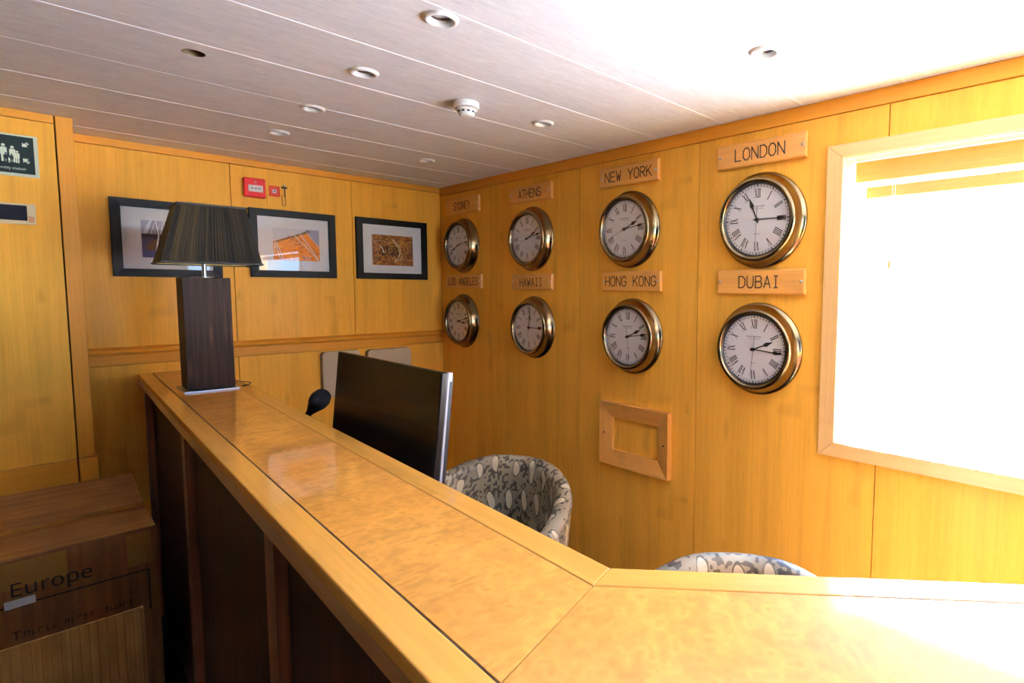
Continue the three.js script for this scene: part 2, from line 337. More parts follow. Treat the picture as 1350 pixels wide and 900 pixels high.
// ---------------------------------------------------------------- reception counter (runs 2.5 degrees off the wall, then bends)
const TH = -Math.atan(0.0445), HC = 1.075;
const nrm = V(0.99901, 0, 0.04446), dir = V(-0.04446, 0, 0.99901);
{
  const c = thing('reception_counter', 'long bent reception counter with a golden burl top and dark grooves', 'counter', [-1.5, 0, 1.3]);
  const o = V(1.5, 0, -1.3);
  const I = [-1.3199, 2.684], n1v = [-0.99901, -0.04446], n2v = [-0.7809, 0.6247], d1 = [-0.04446, 0.99901], d2 = [0.6247, 0.7809];
  const det = n1v[0] * n2v[1] - n1v[1] * n2v[0], m = [(n2v[1] - n1v[1]) / det, (n1v[0] - n2v[0]) / det];
  const Wd = 0.2795, r1 = 0.047, r2 = 0.233, gr = 0.0022, END = 1.9;
  const corner = (w) => [I[0] + w * m[0], I[1] + w * m[1]];
  const start = (w) => { const p = corner(w), t = (0.009 - p[1]) / d1[1]; return [p[0] + t * d1[0], 0.009]; };
  const end = (w) => [I[0] + w * n2v[0] + END * d2[0], I[1] + w * n2v[1] + END * d2[1]];
  const slab = (poly, y0, y1, bev, mat, name, ang, gax = 'z') => {
    let e = extr(poly.map(([x, z]) => [x, -z]), y1 - y0 - 2 * bev, bev);
    e.rotateX(-Math.PI / 2); e.translate(0, y0 + bev, 0);
    // uv follows the run of the counter
    e.rotateY(-ang); e = uvBox(e, gax, roff()); e.rotateY(ang); e.translate(o.x, 0, o.z);
    return mesh(name, e, mat, c);
  };
  const seg1 = (a, b) => [start(b), corner(b), corner(a), start(a)], seg2 = (a, b) => [corner(b), end(b), end(a), corner(a)];
  const A1 = -Math.atan2(0.04446, 0.99901), A2 = Math.atan2(0.6247, 0.7809);
  const jn = (poly, s) => poly;
  slab(seg1(r1 + gr, r2 - gr), HC - 0.022, HC, 0.0004, M.burl, 'top_panel', A1, 'x');
  slab(seg2(r1 + gr, r2 - gr).map((p, i) => (i === 0 || i === 3 ? [p[0] + d2[0] * 0.0016, p[1] + d2[1] * 0.0016] : p)), HC - 0.022, HC, 0.0004, M.burl, 'top_panel', A2, 'x');
  slab(seg1(0, r1), HC - 0.04, HC, 0.0025, M.rim, 'edge_strip', A1); slab(seg2(0, r1), HC - 0.04, HC, 0.0025, M.rim, 'edge_strip', A2);
  slab(seg1(r2, Wd), HC - 0.022, HC, 0.0025, M.rim, 'edge_strip', A1); slab(seg2(r2, Wd), HC - 0.022, HC, 0.0025, M.rim, 'edge_strip', A2);
  for (const s of [seg1, seg2]) { slab(s(r1, r1 + gr), HC - 0.022, HC - 0.0012, 0, M.inlay, 'groove', 0); slab(s(r2 - gr, r2), HC - 0.022, HC - 0.0012, 0, M.inlay, 'groove', 0); }
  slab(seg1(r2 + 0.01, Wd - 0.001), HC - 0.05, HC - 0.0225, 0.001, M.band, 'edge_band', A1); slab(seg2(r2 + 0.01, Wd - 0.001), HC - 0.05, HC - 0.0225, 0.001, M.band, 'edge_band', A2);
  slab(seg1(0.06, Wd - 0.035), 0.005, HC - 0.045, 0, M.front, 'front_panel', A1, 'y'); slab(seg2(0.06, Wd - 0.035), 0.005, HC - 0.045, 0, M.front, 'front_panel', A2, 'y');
  const p0 = start(Wd - 0.035);
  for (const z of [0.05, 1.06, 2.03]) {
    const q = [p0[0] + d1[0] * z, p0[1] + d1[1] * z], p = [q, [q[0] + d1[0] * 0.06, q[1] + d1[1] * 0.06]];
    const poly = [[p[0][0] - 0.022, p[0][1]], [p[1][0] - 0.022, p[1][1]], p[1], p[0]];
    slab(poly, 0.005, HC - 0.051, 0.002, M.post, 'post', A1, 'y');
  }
}
// low desk behind the counter
{
  const d = thing('reception_desk', 'low wooden desk shelf behind the counter carrying the black monitor', 'desk', [-1.1, 0, 1.25], TH);
  box('desktop', d, M.rim, [-0.14, -0.004], [0.71, 0.74], [-1.1, 1.0], { grain: 'z', r: 0.003 });
  for (const z of [-1.05, 0.0, 0.95]) box('support', d, M.band, [-0.13, -0.02], [0, 0.709], [z - 0.012, z + 0.012]);
}


// ---------------------------------------------------------------- table lamp
{
  const A = V(-1.4456, HC, 0.736), base = A.clone().addScaledVector(nrm, 0.085).addScaledVector(dir, -0.09);
  const L = thing('table_lamp', 'tall dark wood table lamp with a black string shade standing on the counter', 'lamp', base.toArray(), TH);
  box('base_plate', L, M.chrome, [-0.0835, 0.0835], [0, 0.006], [-0.09, 0.09], { r: 0.0015 });
  box('column', L, M.ebony, [-0.072, 0.072], [0.008, 0.412], [-0.062, 0.078], { r: 0.002, off: [0.03, 0] });
  mesh('collar', cyl(0.034, 0.034, 0.004), M.chrome, L, [0, 0.414, 0.005]);
  mesh('stem', cyl(0.0075, 0.0075, 0.09, 20), M.chrome, L, [0.006, 0.458, 0.0]);
  // shade: a four-sided pyramid frustum, open at top and bottom
  const wall = (inset, mat, name, under) => {
    const hb = 0.463, ht = 0.67, wb = 0.150 - inset, wt = 0.1025 - inset, db = 0.118 - inset, dt = 0.078 - inset, cb = [0.0178, 0], ct = [0.0285, 0];
    const bot = [[-wb, db], [wb, db], [wb, -db], [-wb, -db]].map(([x, z]) => [x + cb[0], hb, z]), top = [[-wt, dt], [wt, dt], [wt, -dt], [-wt, -dt]].map(([x, z]) => [x + ct[0], ht, z]);
    const pos = [], uv = [], N = 12;
    for (let s = 0; s < 4; s++) {
      const t = (s + 1) % 4, half = s % 2 ? db : wb;
      for (let k = 0; k < N; k++) {
        const f0 = k / N, f1 = (k + 1) / N, q = (P0, P1, f) => P0.map((v, i) => v + (P1[i] - v) * f);
        const a = q(bot[s], bot[t], f0), b = q(bot[s], bot[t], f1), cT = q(top[s], top[t], f1), dT = q(top[s], top[t], f0), u0 = s * 0.4 + f0 * half * 2, u1 = s * 0.4 + f1 * half * 2;
        pos.push(...a, ...b, ...cT, ...a, ...cT, ...dT); uv.push(u0, 0, u1, 0, u1, 0.21, u0, 0, u1, 0.21, u0, 0.21);
      }
    }
    const g = new THREE.BufferGeometry(); g.setAttribute('position', new THREE.Float32BufferAttribute(pos, 3)); g.setAttribute('uv', new THREE.Float32BufferAttribute(uv, 2)); g.computeVertexNormals();
    if (inset) { const p = g.attributes.position.array; for (let i = 0; i < p.length; i += 9) for (let c = 0; c < 3; c++) { const t = p[i + 3 + c]; p[i + 3 + c] = p[i + 6 + c]; p[i + 6 + c] = t; } g.computeVertexNormals(); }
    return [bot, top, mesh(name, g, mat, under)];
  };
  const [bot, top, shade] = wall(0, M.shade, 'shade', L);
  wall(0.004, M.lining, 'lining', shade);
  const hem = (pts) => mergeGeometries(pts.map((p, i) => new THREE.TubeGeometry(new THREE.LineCurve3(V(...p), V(...pts[(i + 1) % 4])), 1, 0.004, 8)));
  mesh('hem', hem(bot), M.shadeTrim, shade); mesh('hem', hem(top), M.shadeTrim, shade);
  mesh('spider', mergeGeometries([tube([[-0.1, 0.5, 0], [0.11, 0.5, 0]], 0.002, 2, 6), tube([[0.006, 0.5, -0.08], [0.006, 0.5, 0.08]], 0.002, 2, 6)]), M.screw, L);
  mesh('power_cord', tube([[0.06, 0.012, -0.088], [0.1, 0.006, -0.085], [0.132, 0.003, -0.05], [0.138, 0.003, -0.01], [0.12, 0.003, 0.03], [0.10, 0.003, 0.045]], 0.0018, 40, 6), M.black, L);
}

// ---------------------------------------------------------------- monitor and microphone
{
  const L = thing('monitor', 'black flat monitor leaning back behind the counter with a silver side edge', 'monitor', [-1.144, 0.74, 1.622], TH + 0.031);
  const m4 = new THREE.Matrix4().makeTranslation(-0.02, 0.118, 0).multiply(new THREE.Matrix4().makeRotationZ(-0.107));
  const slab = (name, mat, x, y, z, r) => { const w = x[1] - x[0], h = y[1] - y[0], d = z[1] - z[0]; const g = new RoundedBoxGeometry(w, h, d, 3, r); g.translate((x[0] + x[1]) / 2, (y[0] + y[1]) / 2, (z[0] + z[1]) / 2); g.applyMatrix4(m4); return mesh(name, g, mat, L); };
  slab('screen', M.screen, [-0.014, 0.004], [0, 0.3895], [-0.328, 0.328], 0.004);
  slab('side_band', M.silver, [0.003, 0.011], [0.002, 0.388], [-0.3275, 0.3275], 0.003);
  slab('back_cover', M.black, [0.010, 0.028], [0.012, 0.38], [-0.318, 0.318], 0.007);
  slab('corner_cap', M.white, [0.0105, 0.017], [0.366, 0.3885], [0.310, 0.3268], 0.002);
  box('stand_neck', L, M.black, [0.012, 0.03], [0.01, 0.22], [-0.04, 0.04], { r: 0.004 });
  box('stand_base', L, M.black, [-0.05, 0.036], [0, 0.012], [-0.13, 0.13], { r: 0.004 });
}
{
  const a = V(-1.1, 0.972, 0.905), b = V(-1.1, 1.062, 1.055), base = V(-1.12, 0.74, 0.80);
  const L = thing('microphone', 'black foam-headed gooseneck microphone rising behind the counter beside the monitor', 'microphone', base.toArray());
  mesh('foot', lathe([[0.0005, 0], [0.055, 0], [0.055, 0.012], [0.045, 0.02], [0.012, 0.026], [0.0005, 0.026]], 32), M.black, L);
  const A = a.clone().sub(base), B = b.clone().sub(base), ax = B.clone().sub(A).normalize();
  mesh('gooseneck', tube([[0, 0.02, 0], [0, 0.1, 0.012], [0.004, 0.17, 0.045], A.toArray()], 0.006, 40, 10), M.black, L);
  const g = lathe([[0.0005, -0.012], [0.012, -0.01], [0.012, 0.02], [0.016, 0.045], [0.024, 0.085], [0.033, 0.125], [0.0345, 0.15], [0.030, 0.175], [0.018, 0.190], [0.0005, 0.194]], 32);
  g.applyQuaternion(new THREE.Quaternion().setFromUnitVectors(V(0, 1, 0), ax)); g.translate(A.x, A.y, A.z);
  mesh('windscreen', g, M.foam, L);
}

// ---------------------------------------------------------------- tub chairs
{
  const shellGeo = () => {
    const NA = 72, half = 2.2, prof = [], pos = [], uv = [], idx = [];
    const top = (f) => 0.805 - 0.17 * Math.pow(Math.max(0, Math.abs(f) - 0.35) / (half - 0.35), 1.4);
    const ring = (f, shrink) => {
      const h = top(f), th = 0.062, pts = [];
      for (let k = 0; k <= 8; k++) { const t = k / 8; pts.push([0.255 + (0.302 - 0.255) * t, 0.16 + (h - 0.03 - 0.16) * t]); }
      for (let k = 1; k < 8; k++) { const a = k / 8 * Math.PI; pts.push([0.302 - th / 2 + th / 2 * Math.cos(a), h - 0.03 + 0.03 * Math.sin(a)]); }
      for (let k = 0; k <= 8; k++) { const t = k / 8; pts.push([0.302 - th - 0.02 * t, h - 0.03 + (0.38 - h + 0.03) * t]); }
      const c = pts.reduce((s, p) => [s[0] + p[0] / pts.length, s[1] + p[1] / pts.length], [0, 0]);
      return pts.map(([r, y]) => [c[0] + (r - c[0]) * shrink, c[1] + (y - c[1]) * shrink]);
    };
    const add = (f, shrink) => { let L = 0, pr = null; const rg = ring(f, shrink); rg.forEach(([r, y]) => { if (pr) L += Math.hypot(r - pr[0], y - pr[1]); pr = [r, y]; pos.push(r * Math.cos(f), y, r * Math.sin(f)); uv.push(f * 0.29, L); }); return rg.length; };
    let n = 0, rings = 0;
    for (const s of [0.02, 0.6, 0.9]) { n = add(-half - (1 - s) * 0.0 - 0.10 * Math.sqrt(1 - (1 - s) ** 2) * 0 - 0.1 + 0.1 * (1 - Math.sqrt(Math.max(0, 1 - s * s))), s); rings++; }
    for (let i = 0; i <= NA; i++) { n = add(-half + 2 * half * i / NA, 1); rings++; }
    for (const s of [0.9, 0.6, 0.02]) { n = add(half + 0.1 - 0.1 * (1 - Math.sqrt(Math.max(0, 1 - s * s))), s); rings++; }
    for (let i = 0; i + 1 < rings; i++) for (let k = 0; k < n; k++) { const k2 = (k + 1) % n, a = i * n + k, b = i * n + k2, c = (i + 1) * n + k2, d = (i + 1) * n + k; idx.push(a, b, c, a, c, d); }
    const g = new THREE.BufferGeometry(); g.setAttribute('position', new THREE.Float32BufferAttribute(pos, 3)); g.setAttribute('uv', new THREE.Float32BufferAttribute(uv, 2)); g.setIndex(idx); g.computeVertexNormals(); return g;
  };
  const c = thing('tub_chair', 'round tub chair in grey snakeskin print seen whole from above beside the monitor', 'chair', [-0.776, 0, 1.58], 0.45, 'snakeskin tub chairs behind the counter');
  const back = mesh('backrest', shellGeo(), M.snake, c);
  const seat = lathe([[0.0005, 0.20], [0.232, 0.20], [0.240, 0.23], [0.240, 0.40], [0.225, 0.435], [0.18, 0.45], [0.0005, 0.455]], 48);
  { const u = seat.attributes.uv, p = seat.attributes.position; for (let i = 0; i < u.count; i++) u.setXY(i, p.getX(i), p.getZ(i) + p.getY(i)); }
  mesh('seat', seat, M.snake, c);
  mesh('underframe', lathe([[0.0005, 0.15], [0.25, 0.15], [0.256, 0.17], [0.24, 0.2], [0.0005, 0.2]], 48), M.black, c);
  for (let k = 0; k < 4; k++) { const a = Math.PI / 4 + k * Math.PI / 2; mesh('leg', cyl(0.016, 0.011, 0.155, 16), M.darkmetal, c, [0.19 * Math.cos(a), 0.0775, 0.19 * Math.sin(a)]); }
  const pip = []; for (let i = 0; i <= 60; i++) { const f = -2.15 + 4.3 * i / 60, h = 0.805 - 0.17 * Math.pow(Math.max(0, Math.abs(f) - 0.35) / (2.2 - 0.35), 1.4); pip.push([0.3025 * Math.cos(f), h - 0.032, 0.3025 * Math.sin(f)]); }
  mesh('seam', tube(pip, 0.0016, 160, 6), M.snake, back);
  const c2 = c.clone(); c2.name = numbered('tub_chair'); c2.position.set(-0.915, 0.012, 2.673); c2.rotation.y = 0.62; scene.add(c2);
  c2.userData = { ...c2.userData, label: 'snakeskin tub chair showing only its back rim over the bend of the counter' };
}

// ---------------------------------------------------------------- clocks and name plates on the right wall
const FACE = -Math.PI / 2;
const dialTex = canvasTex(1024, 1024, (x, w) => {
  const c = w / 2; x.fillStyle = '#e9e8e6'; x.fillRect(0, 0, w, w);
  x.translate(c, c); x.strokeStyle = '#222'; x.fillStyle = '#1c1c1c';
  x.lineWidth = 3; for (const r of [492, 462]) { x.beginPath(); x.arc(0, 0, r, 0, 7); x.stroke(); }
  for (let i = 0; i < 60; i++) { x.save(); x.rotate(i * Math.PI / 30); x.fillRect(-(i % 5 ? 4 : 9), -490, i % 5 ? 8 : 18, 26); x.restore(); }
  const num = ['XII', 'I', 'II', 'III', 'IIII', 'V', 'VI', 'VII', 'VIII', 'IX', 'X', 'XI'];
  num.forEach((s, i) => {
    x.save(); x.rotate(i * Math.PI / 6); x.translate(0, -372);
    const up = 62, wds = { I: 24, V: 52, X: 52 }; let tot = [...s].reduce((a, k) => a + wds[k], 0), px = -tot / 2;
    for (const k of s) {
      const m = px + wds[k] / 2;
      const ln = (a, b, cc, d, lw) => { x.lineWidth = lw; x.beginPath(); x.moveTo(a, b); x.lineTo(cc, d); x.stroke(); };
      if (k === 'I') { ln(m, -up, m, up, 13); ln(m - 12, -up, m + 12, -up, 5); ln(m - 12, up, m + 12, up, 5); }
      if (k === 'V') { ln(m - 19, -up, m, up, 13); ln(m + 19, -up, m, up, 5); ln(m - 26, -up, m - 8, -up, 5); ln(m + 12, -up, m + 26, -up, 5); }
      if (k === 'X') { ln(m - 19, -up, m + 19, up, 13); ln(m + 19, -up, m - 19, up, 5); for (const q of [-up, up]) { ln(m - 27, q, m - 10, q, 5); ln(m + 10, q, m + 27, q, 5); } }
      px += wds[k];
    }
    x.restore();
  });
  x.fillStyle = '#8b8987';                                     // two lines of small maker's print, too small to read
  for (let i = 0; i < 13; i++) x.fillRect(-118 + i * 18, -196, 12, 17);
  for (let i = 0; i < 18; i++) x.fillRect(-100 + i * 11, -160, 7, 9);
  for (let i = 0; i < 9; i++) x.fillRect(-50 + i * 11, 196, 7, 9);
});
M.dial = S({ color: 0xffffff, map: dialTex, roughness: 0.6 });
function makeClock(label, y, z) {
  const k = thing('wall_clock', label, 'clock', [0, y, z], FACE, 'brass wall clocks in two rows');
  const R = 0.165;
  const body = lathe([[0.0005, 0.0006], [R, 0.0006], [R, 0.006], [R - 0.004, 0.010], [R - 0.009, 0.012], [R - 0.012, 0.018], [R - 0.017, 0.026], [R - 0.020, 0.036], [R - 0.022, 0.042]], 72); body.rotateX(Math.PI / 2);
  mesh('case', body, M.brass, k);
  const bez = lathe([[R - 0.021, 0.036], [R - 0.0205, 0.046], [R - 0.024, 0.052], [R - 0.030, 0.055], [R - 0.036, 0.053], [R - 0.039, 0.048], [R - 0.041, 0.04]], 72); bez.rotateX(Math.PI / 2);
  const bz = mesh('bezel', bez, M.brass, k);
  const ring = lathe([[R - 0.040, 0.041], [R - 0.0395, 0.0465], [R - 0.043, 0.0465], [R - 0.045, 0.0385]], 72); ring.rotateX(Math.PI / 2);
  mesh('inner_ring', ring, M.darkmetal, bz);
  mesh('dial', new THREE.CircleGeometry(R - 0.041, 64), M.dial, k, [0, 0, 0.037]);
  const hand = (pts, d, z) => { const g = extr(pts, d); return mesh('hour_hand', g, M.engrave, k, [0, 0, z]); };
  const h = hand([[-0.0025, -0.012], [0.0025, -0.012], [0.0022, 0.040], [0.0075, 0.052], [0.0042, 0.064], [0.0008, 0.078], [-0.0008, 0.078], [-0.0042, 0.064], [-0.0075, 0.052], [-0.0022, 0.040]], 0.0008, 0.0385);
  const mi = hand([[-0.0022, -0.012], [0.0022, -0.012], [0.0016, 0.072], [0.0062, 0.084], [0.0035, 0.095], [0.0006, 0.112], [-0.0006, 0.112], [-0.0035, 0.095], [-0.0062, 0.084], [-0.0016, 0.072]], 0.0008, 0.0398); mi.name = 'minute_hand';
  const se = hand([[-0.0011, -0.045], [0.0011, -0.045], [0.0006, 0.095], [-0.0006, 0.095]], 0.0005, 0.0411); se.name = 'second_hand'; se.material = M.second;
  const cap = cyl(0.0055, 0.0065, 0.006, 20); cap.rotateX(Math.PI / 2); mesh('centre_cap', cap, M.engrave, k, [0, 0, 0.041]);
  mesh('crystal', new THREE.CircleGeometry(R - 0.0415, 48), M.glass, k, [0, 0, 0.0455]);
  return k;
}
M.second = S({ color: lin(0.18, 0.18, 0.19), roughness: 0.5 });
function setTime(k, h, m, s) {
  k.children.forEach((c) => { const a = { hour_hand: h, minute_hand: m, second_hand: s }[c.name]; if (a !== undefined) c.rotation.z = -a * Math.PI / 180; });
}
const CLK = [
  ['clock under the SYDNEY plate with its hands spread left and right', 1.706, 0.257, 247, 80, 250, 0.965], ['clock under the ATHENS plate in the top row beside the Sydney one', 1.708, 0.8965, 64, 78, 250, 0.99],
  ['clock under the NEW YORK plate in the top row', 1.710, 1.5615, 66, 82, 246, 1], ['clock under the LONDON plate, both its hands at eleven and three', 1.700, 2.189, 338, 90, 182, 1.03],
  ['clock under the LOS ANGELES plate, nearest the corner in the lower row', 1.261, 0.247, 98, 77, 120, 0.965], ['clock under the HAWAII plate with one hand at twelve', 1.255, 0.907, 8, 90, 8, 0.975],
  ['clock under the HONG KONG plate above the empty wooden frame', 1.2485, 1.583, 66, 82, 172, 1.0], ['clock under the DUBAI plate beside the bright window', 1.239, 2.188, 68, 95, 186, 1.02]];
let first;
CLK.forEach(([label, y, z, h, m, s, sc], i) => {
  let k = first;
  if (i) { k = first.clone(); k.name = numbered('wall_clock'); k.userData = { ...first.userData, label }; k.position.set(0, y, z); scene.add(k); } else k = first = makeClock(label, y, z);
  k.scale.set(sc, sc, 1); setTime(k, h, m, s);
});
// single-stroke engraved capitals on a 4 x 6 grid
const GL = {
  A: [[0, 0, 2, 6], [2, 6, 4, 0], [0.7, 2, 3.3, 2]], B: [[0, 0, 0, 6], [0, 6, 2.8, 6], [2.8, 6, 3.7, 5.2], [3.7, 5.2, 3.7, 4], [3.7, 4, 2.8, 3.2], [0, 3.2, 2.8, 3.2], [2.8, 3.2, 4, 2.3], [4, 2.3, 4, 0.9], [4, 0.9, 3, 0], [0, 0, 3, 0]],
  D: [[0, 0, 0, 6], [0, 6, 2.4, 6], [2.4, 6, 4, 4.5], [4, 4.5, 4, 1.5], [4, 1.5, 2.4, 0], [2.4, 0, 0, 0]], E: [[0, 0, 0, 6], [0, 6, 3.8, 6], [0, 3.1, 3.2, 3.1], [0, 0, 3.8, 0]],
  G: [[4, 4.8, 3, 6], [3, 6, 1.2, 6], [1.2, 6, 0, 4.6], [0, 4.6, 0, 1.4], [0, 1.4, 1.2, 0], [1.2, 0, 3, 0], [3, 0, 4, 1.2], [4, 1.2, 4, 2.8], [4, 2.8, 2.4, 2.8]], H: [[0, 0, 0, 6], [4, 0, 4, 6], [0, 3, 4, 3]],
  I: [[2, 0, 2, 6], [1, 6, 3, 6], [1, 0, 3, 0]], K: [[0, 0, 0, 6], [4, 6, 0, 2.4], [1.3, 3.5, 4, 0]], L: [[0, 6, 0, 0], [0, 0, 3.6, 0]], N: [[0, 0, 0, 6], [0, 6, 4, 0], [4, 0, 4, 6]],
  O: [[1.2, 6, 2.8, 6], [2.8, 6, 4, 4.6], [4, 4.6, 4, 1.4], [4, 1.4, 2.8, 0], [2.8, 0, 1.2, 0], [1.2, 0, 0, 1.4], [0, 1.4, 0, 4.6], [0, 4.6, 1.2, 6]],
  R: [[0, 0, 0, 6], [0, 6, 2.8, 6], [2.8, 6, 4, 5], [4, 5, 4, 4], [4, 4, 2.8, 3], [2.8, 3, 0, 3], [1.8, 3, 4, 0]],
  S: [[3.9, 5, 3, 6], [3, 6, 1, 6], [1, 6, 0, 5.1], [0, 5.1, 0, 4.1], [0, 4.1, 1, 3.2], [1, 3.2, 3, 2.8], [3, 2.8, 4, 1.9], [4, 1.9, 4, 0.9], [4, 0.9, 3, 0], [3, 0, 1, 0], [1, 0, 0, 1]],
  T: [[0, 6, 4, 6], [2, 6, 2, 0]], U: [[0, 6, 0, 1.3], [0, 1.3, 1.2, 0], [1.2, 0, 2.8, 0], [2.8, 0, 4, 1.3], [4, 1.3, 4, 6]], W: [[0, 6, 1, 0], [1, 0, 2, 4], [2, 4, 3, 0], [3, 0, 4, 6]], Y: [[0, 6, 2, 3], [4, 6, 2, 3], [2, 3, 2, 0]],
};
function strokeText(str, adv, hgt, sw) {
  const gs = [], gw = adv * 0.74, x0 = -(str.length * adv - (adv - gw)) / 2;
  [...str].forEach((ch, i) => { const ls = []; (GL[ch] ?? []).forEach(([a, b, c, d]) => {
    const X0 = x0 + i * adv + a / 4 * gw, Y0 = (b / 6 - 0.5) * hgt, X1 = x0 + i * adv + c / 4 * gw, Y1 = (d / 6 - 0.5) * hgt, L = Math.hypot(X1 - X0, Y1 - Y0);
    const g = new THREE.BoxGeometry(L + sw, sw, 0.0006); g.rotateZ(Math.atan2(Y1 - Y0, X1 - X0)); g.translate((X0 + X1) / 2, (Y0 + Y1) / 2, 0); ls.push(g);
  }); if (ls.length) gs.push(mergeGeometries(ls)); });
  return gs;
}
const PL = [['SYDNEY', 1.938, 0.269, 0.338, 0.092, 0.029, 0.012], ['ATHENS', 1.938, 0.895, 0.334, 0.082, 0.031, 0.014], ['NEW YORK', 1.944, 1.559, 0.338, 0.086, 0.034, 0.01], ['LONDON', 1.940, 2.181, 0.349, 0.085, 0.0335, 0.0],
  ['LOS ANGELES', 1.4955, 0.267, 0.372, 0.08, 0.0285, 0.004], ['HAWAII', 1.4885, 0.9, 0.328, 0.08, 0.031, 0.004], ['HONG KONG', 1.4875, 1.576, 0.337, 0.085, 0.033, 0.0], ['DUBAI', 1.481, 2.191, 0.347, 0.089, 0.0335, 0.0]];
PL.forEach(([t, y, z, w, h, adv, roll]) => {
  const p = thing('name_plate', `wooden plate engraved ${t} in black capitals above its clock`, 'sign', [0, y, z], FACE, 'engraved city name plates');
  p.rotation.z = 0;
  const b = extr([[-w / 2, -h / 2], [w / 2, -h / 2], [w / 2, h / 2], [-w / 2, h / 2]], 0.006, 0.006);
  mesh('board', uvBox(b, 'x', roff()), M.plate, p, [0, 0, 0.0065]);
  for (const g of strokeText(t, adv, 0.041, 0.0042)) mesh('letter', g, M.engrave, p, [0, 0, 0.0187]);
  for (const s of [-1, 1]) { const g = lathe([[0.0005, 0.003], [0.003, 0.0025], [0.005, 0.0012], [0.0054, 0]], 16); g.rotateX(Math.PI / 2); mesh('screw', g, M.screw, p, [s * (w / 2 - 0.014), 0, 0.0185]); }
});
// empty bevelled wooden frame
{
  const f = thing('wooden_frame', 'empty wooden frame with sloping rails on the wall under the lower clocks', 'frame', [0, 0.799, 1.6], FACE);
  const w = 0.197, h = 0.1425, iw = 0.131, ih = 0.0745;
  // wedge-shaped rails: thick outside, sloping inwards, mitred at the corners
  const rail = (q) => { const [a, b, c, d] = q, T0 = 0.026, T1 = 0.010; const v = [[...a, 0], [...b, 0], [...c, 0], [...d, 0], [...a, T0], [...b, T0], [...c, T1], [...d, T1]];
    const F = [[0, 3, 2], [0, 2, 1], [4, 5, 6], [4, 6, 7], [0, 1, 5], [0, 5, 4], [1, 2, 6], [1, 6, 5], [2, 3, 7], [2, 7, 6], [3, 0, 4], [3, 4, 7]]; const pos = []; F.forEach((t) => t.forEach((i) => pos.push(...v[i])));
    const g = new THREE.BufferGeometry(); g.setAttribute('position', new THREE.Float32BufferAttribute(pos, 3)); g.computeVertexNormals(); return g; };
  const e = 0.0003;
  mesh('rail', uvBox(rail([[w - e, h], [-w + e, h], [-iw + e, ih], [iw - e, ih]]), 'x', roff()), M.plate, f, [0, 0, 0.0005]);
  mesh('rail', uvBox(rail([[-w + e, -h], [w - e, -h], [iw - e, -ih], [-iw + e, -ih]]), 'x', roff()), M.plate, f, [0, 0, 0.0005]);
  mesh('rail', uvBox(rail([[-w, h - e], [-w, -h + e], [-iw, -ih + e], [-iw, ih - e]]), 'y', roff()), M.plate, f, [0, 0, 0.0005]);
  mesh('rail', uvBox(rail([[w, -h + e], [w, h - e], [iw, ih - e], [iw, -ih + e]]), 'y', roff()), M.plate, f, [0, 0, 0.0005]);
  for (const s of [-1, 1]) { const g = cyl(0.0042, 0.0042, 0.004, 14); g.rotateX(Math.PI / 2); mesh('screw', g, M.engrave, f, [s * 0.172, 0, 0.0205]); }
}

// ---------------------------------------------------------------- framed photographs on the back wall
function picture(label, x0, x1, y0, y1, tex, inset, fw = 0.034) {
  const cx = (x0 + x1) / 2, cy = (y0 + y1) / 2, w = (x1 - x0) / 2, h = (y1 - y0) / 2;
  const p = thing('framed_picture', label, 'picture', [cx, cy, 0.0005], 0, 'black framed photographs');
  const rail = (q, g) => mesh('frame_rail', uvBox(extr(q, 0.02, 0.0015), g), M.blackframe, p, [0, 0, 0.0015]);
  const iw = w - fw, ih = h - fw, e = 0.0001;
  rail([[-w, -h], [w, -h], [iw, -ih], [-iw, -ih]], 'x'); rail([[w, h], [-w, h], [-iw, ih], [iw, ih]], 'x'); rail([[-w, h], [-w, -h], [-iw, -ih], [-iw, ih]], 'y'); rail([[w, -h], [w, h], [iw, ih], [iw, -ih]], 'y');
  box('mat_board', p, M.mat, [-iw - 0.004, iw + 0.004], [-ih - 0.004, ih + 0.004], [0.003, 0.009]);
  const [l, r, b, t] = inset;                                   // print edges as fractions of the mat
  const pw = 2 * iw * (r - l), ph = 2 * ih * (t - b);
  mesh('print', new THREE.PlaneGeometry(pw, ph), S({ map: tex, roughness: 0.7 }), p, [-iw + iw * (l + r), -ih + ih * (b + t), 0.0096]);
  mesh('glazing', new THREE.PlaneGeometry(2 * iw, 2 * ih), M.glass, p, [0, 0, 0.0145]);
  return p;
}
const rope = (x, pts, w, col, hi) => { x.lineCap = 'round'; x.lineJoin = 'round'; for (const [c, k] of [['rgba(40,20,5,.55)', 1.5], [col, 1], [hi, 0.35]]) { x.strokeStyle = c; x.lineWidth = w * k; x.beginPath(); pts.forEach((p, i) => (i ? x.lineTo(...p) : x.moveTo(...p))); x.stroke(); } };
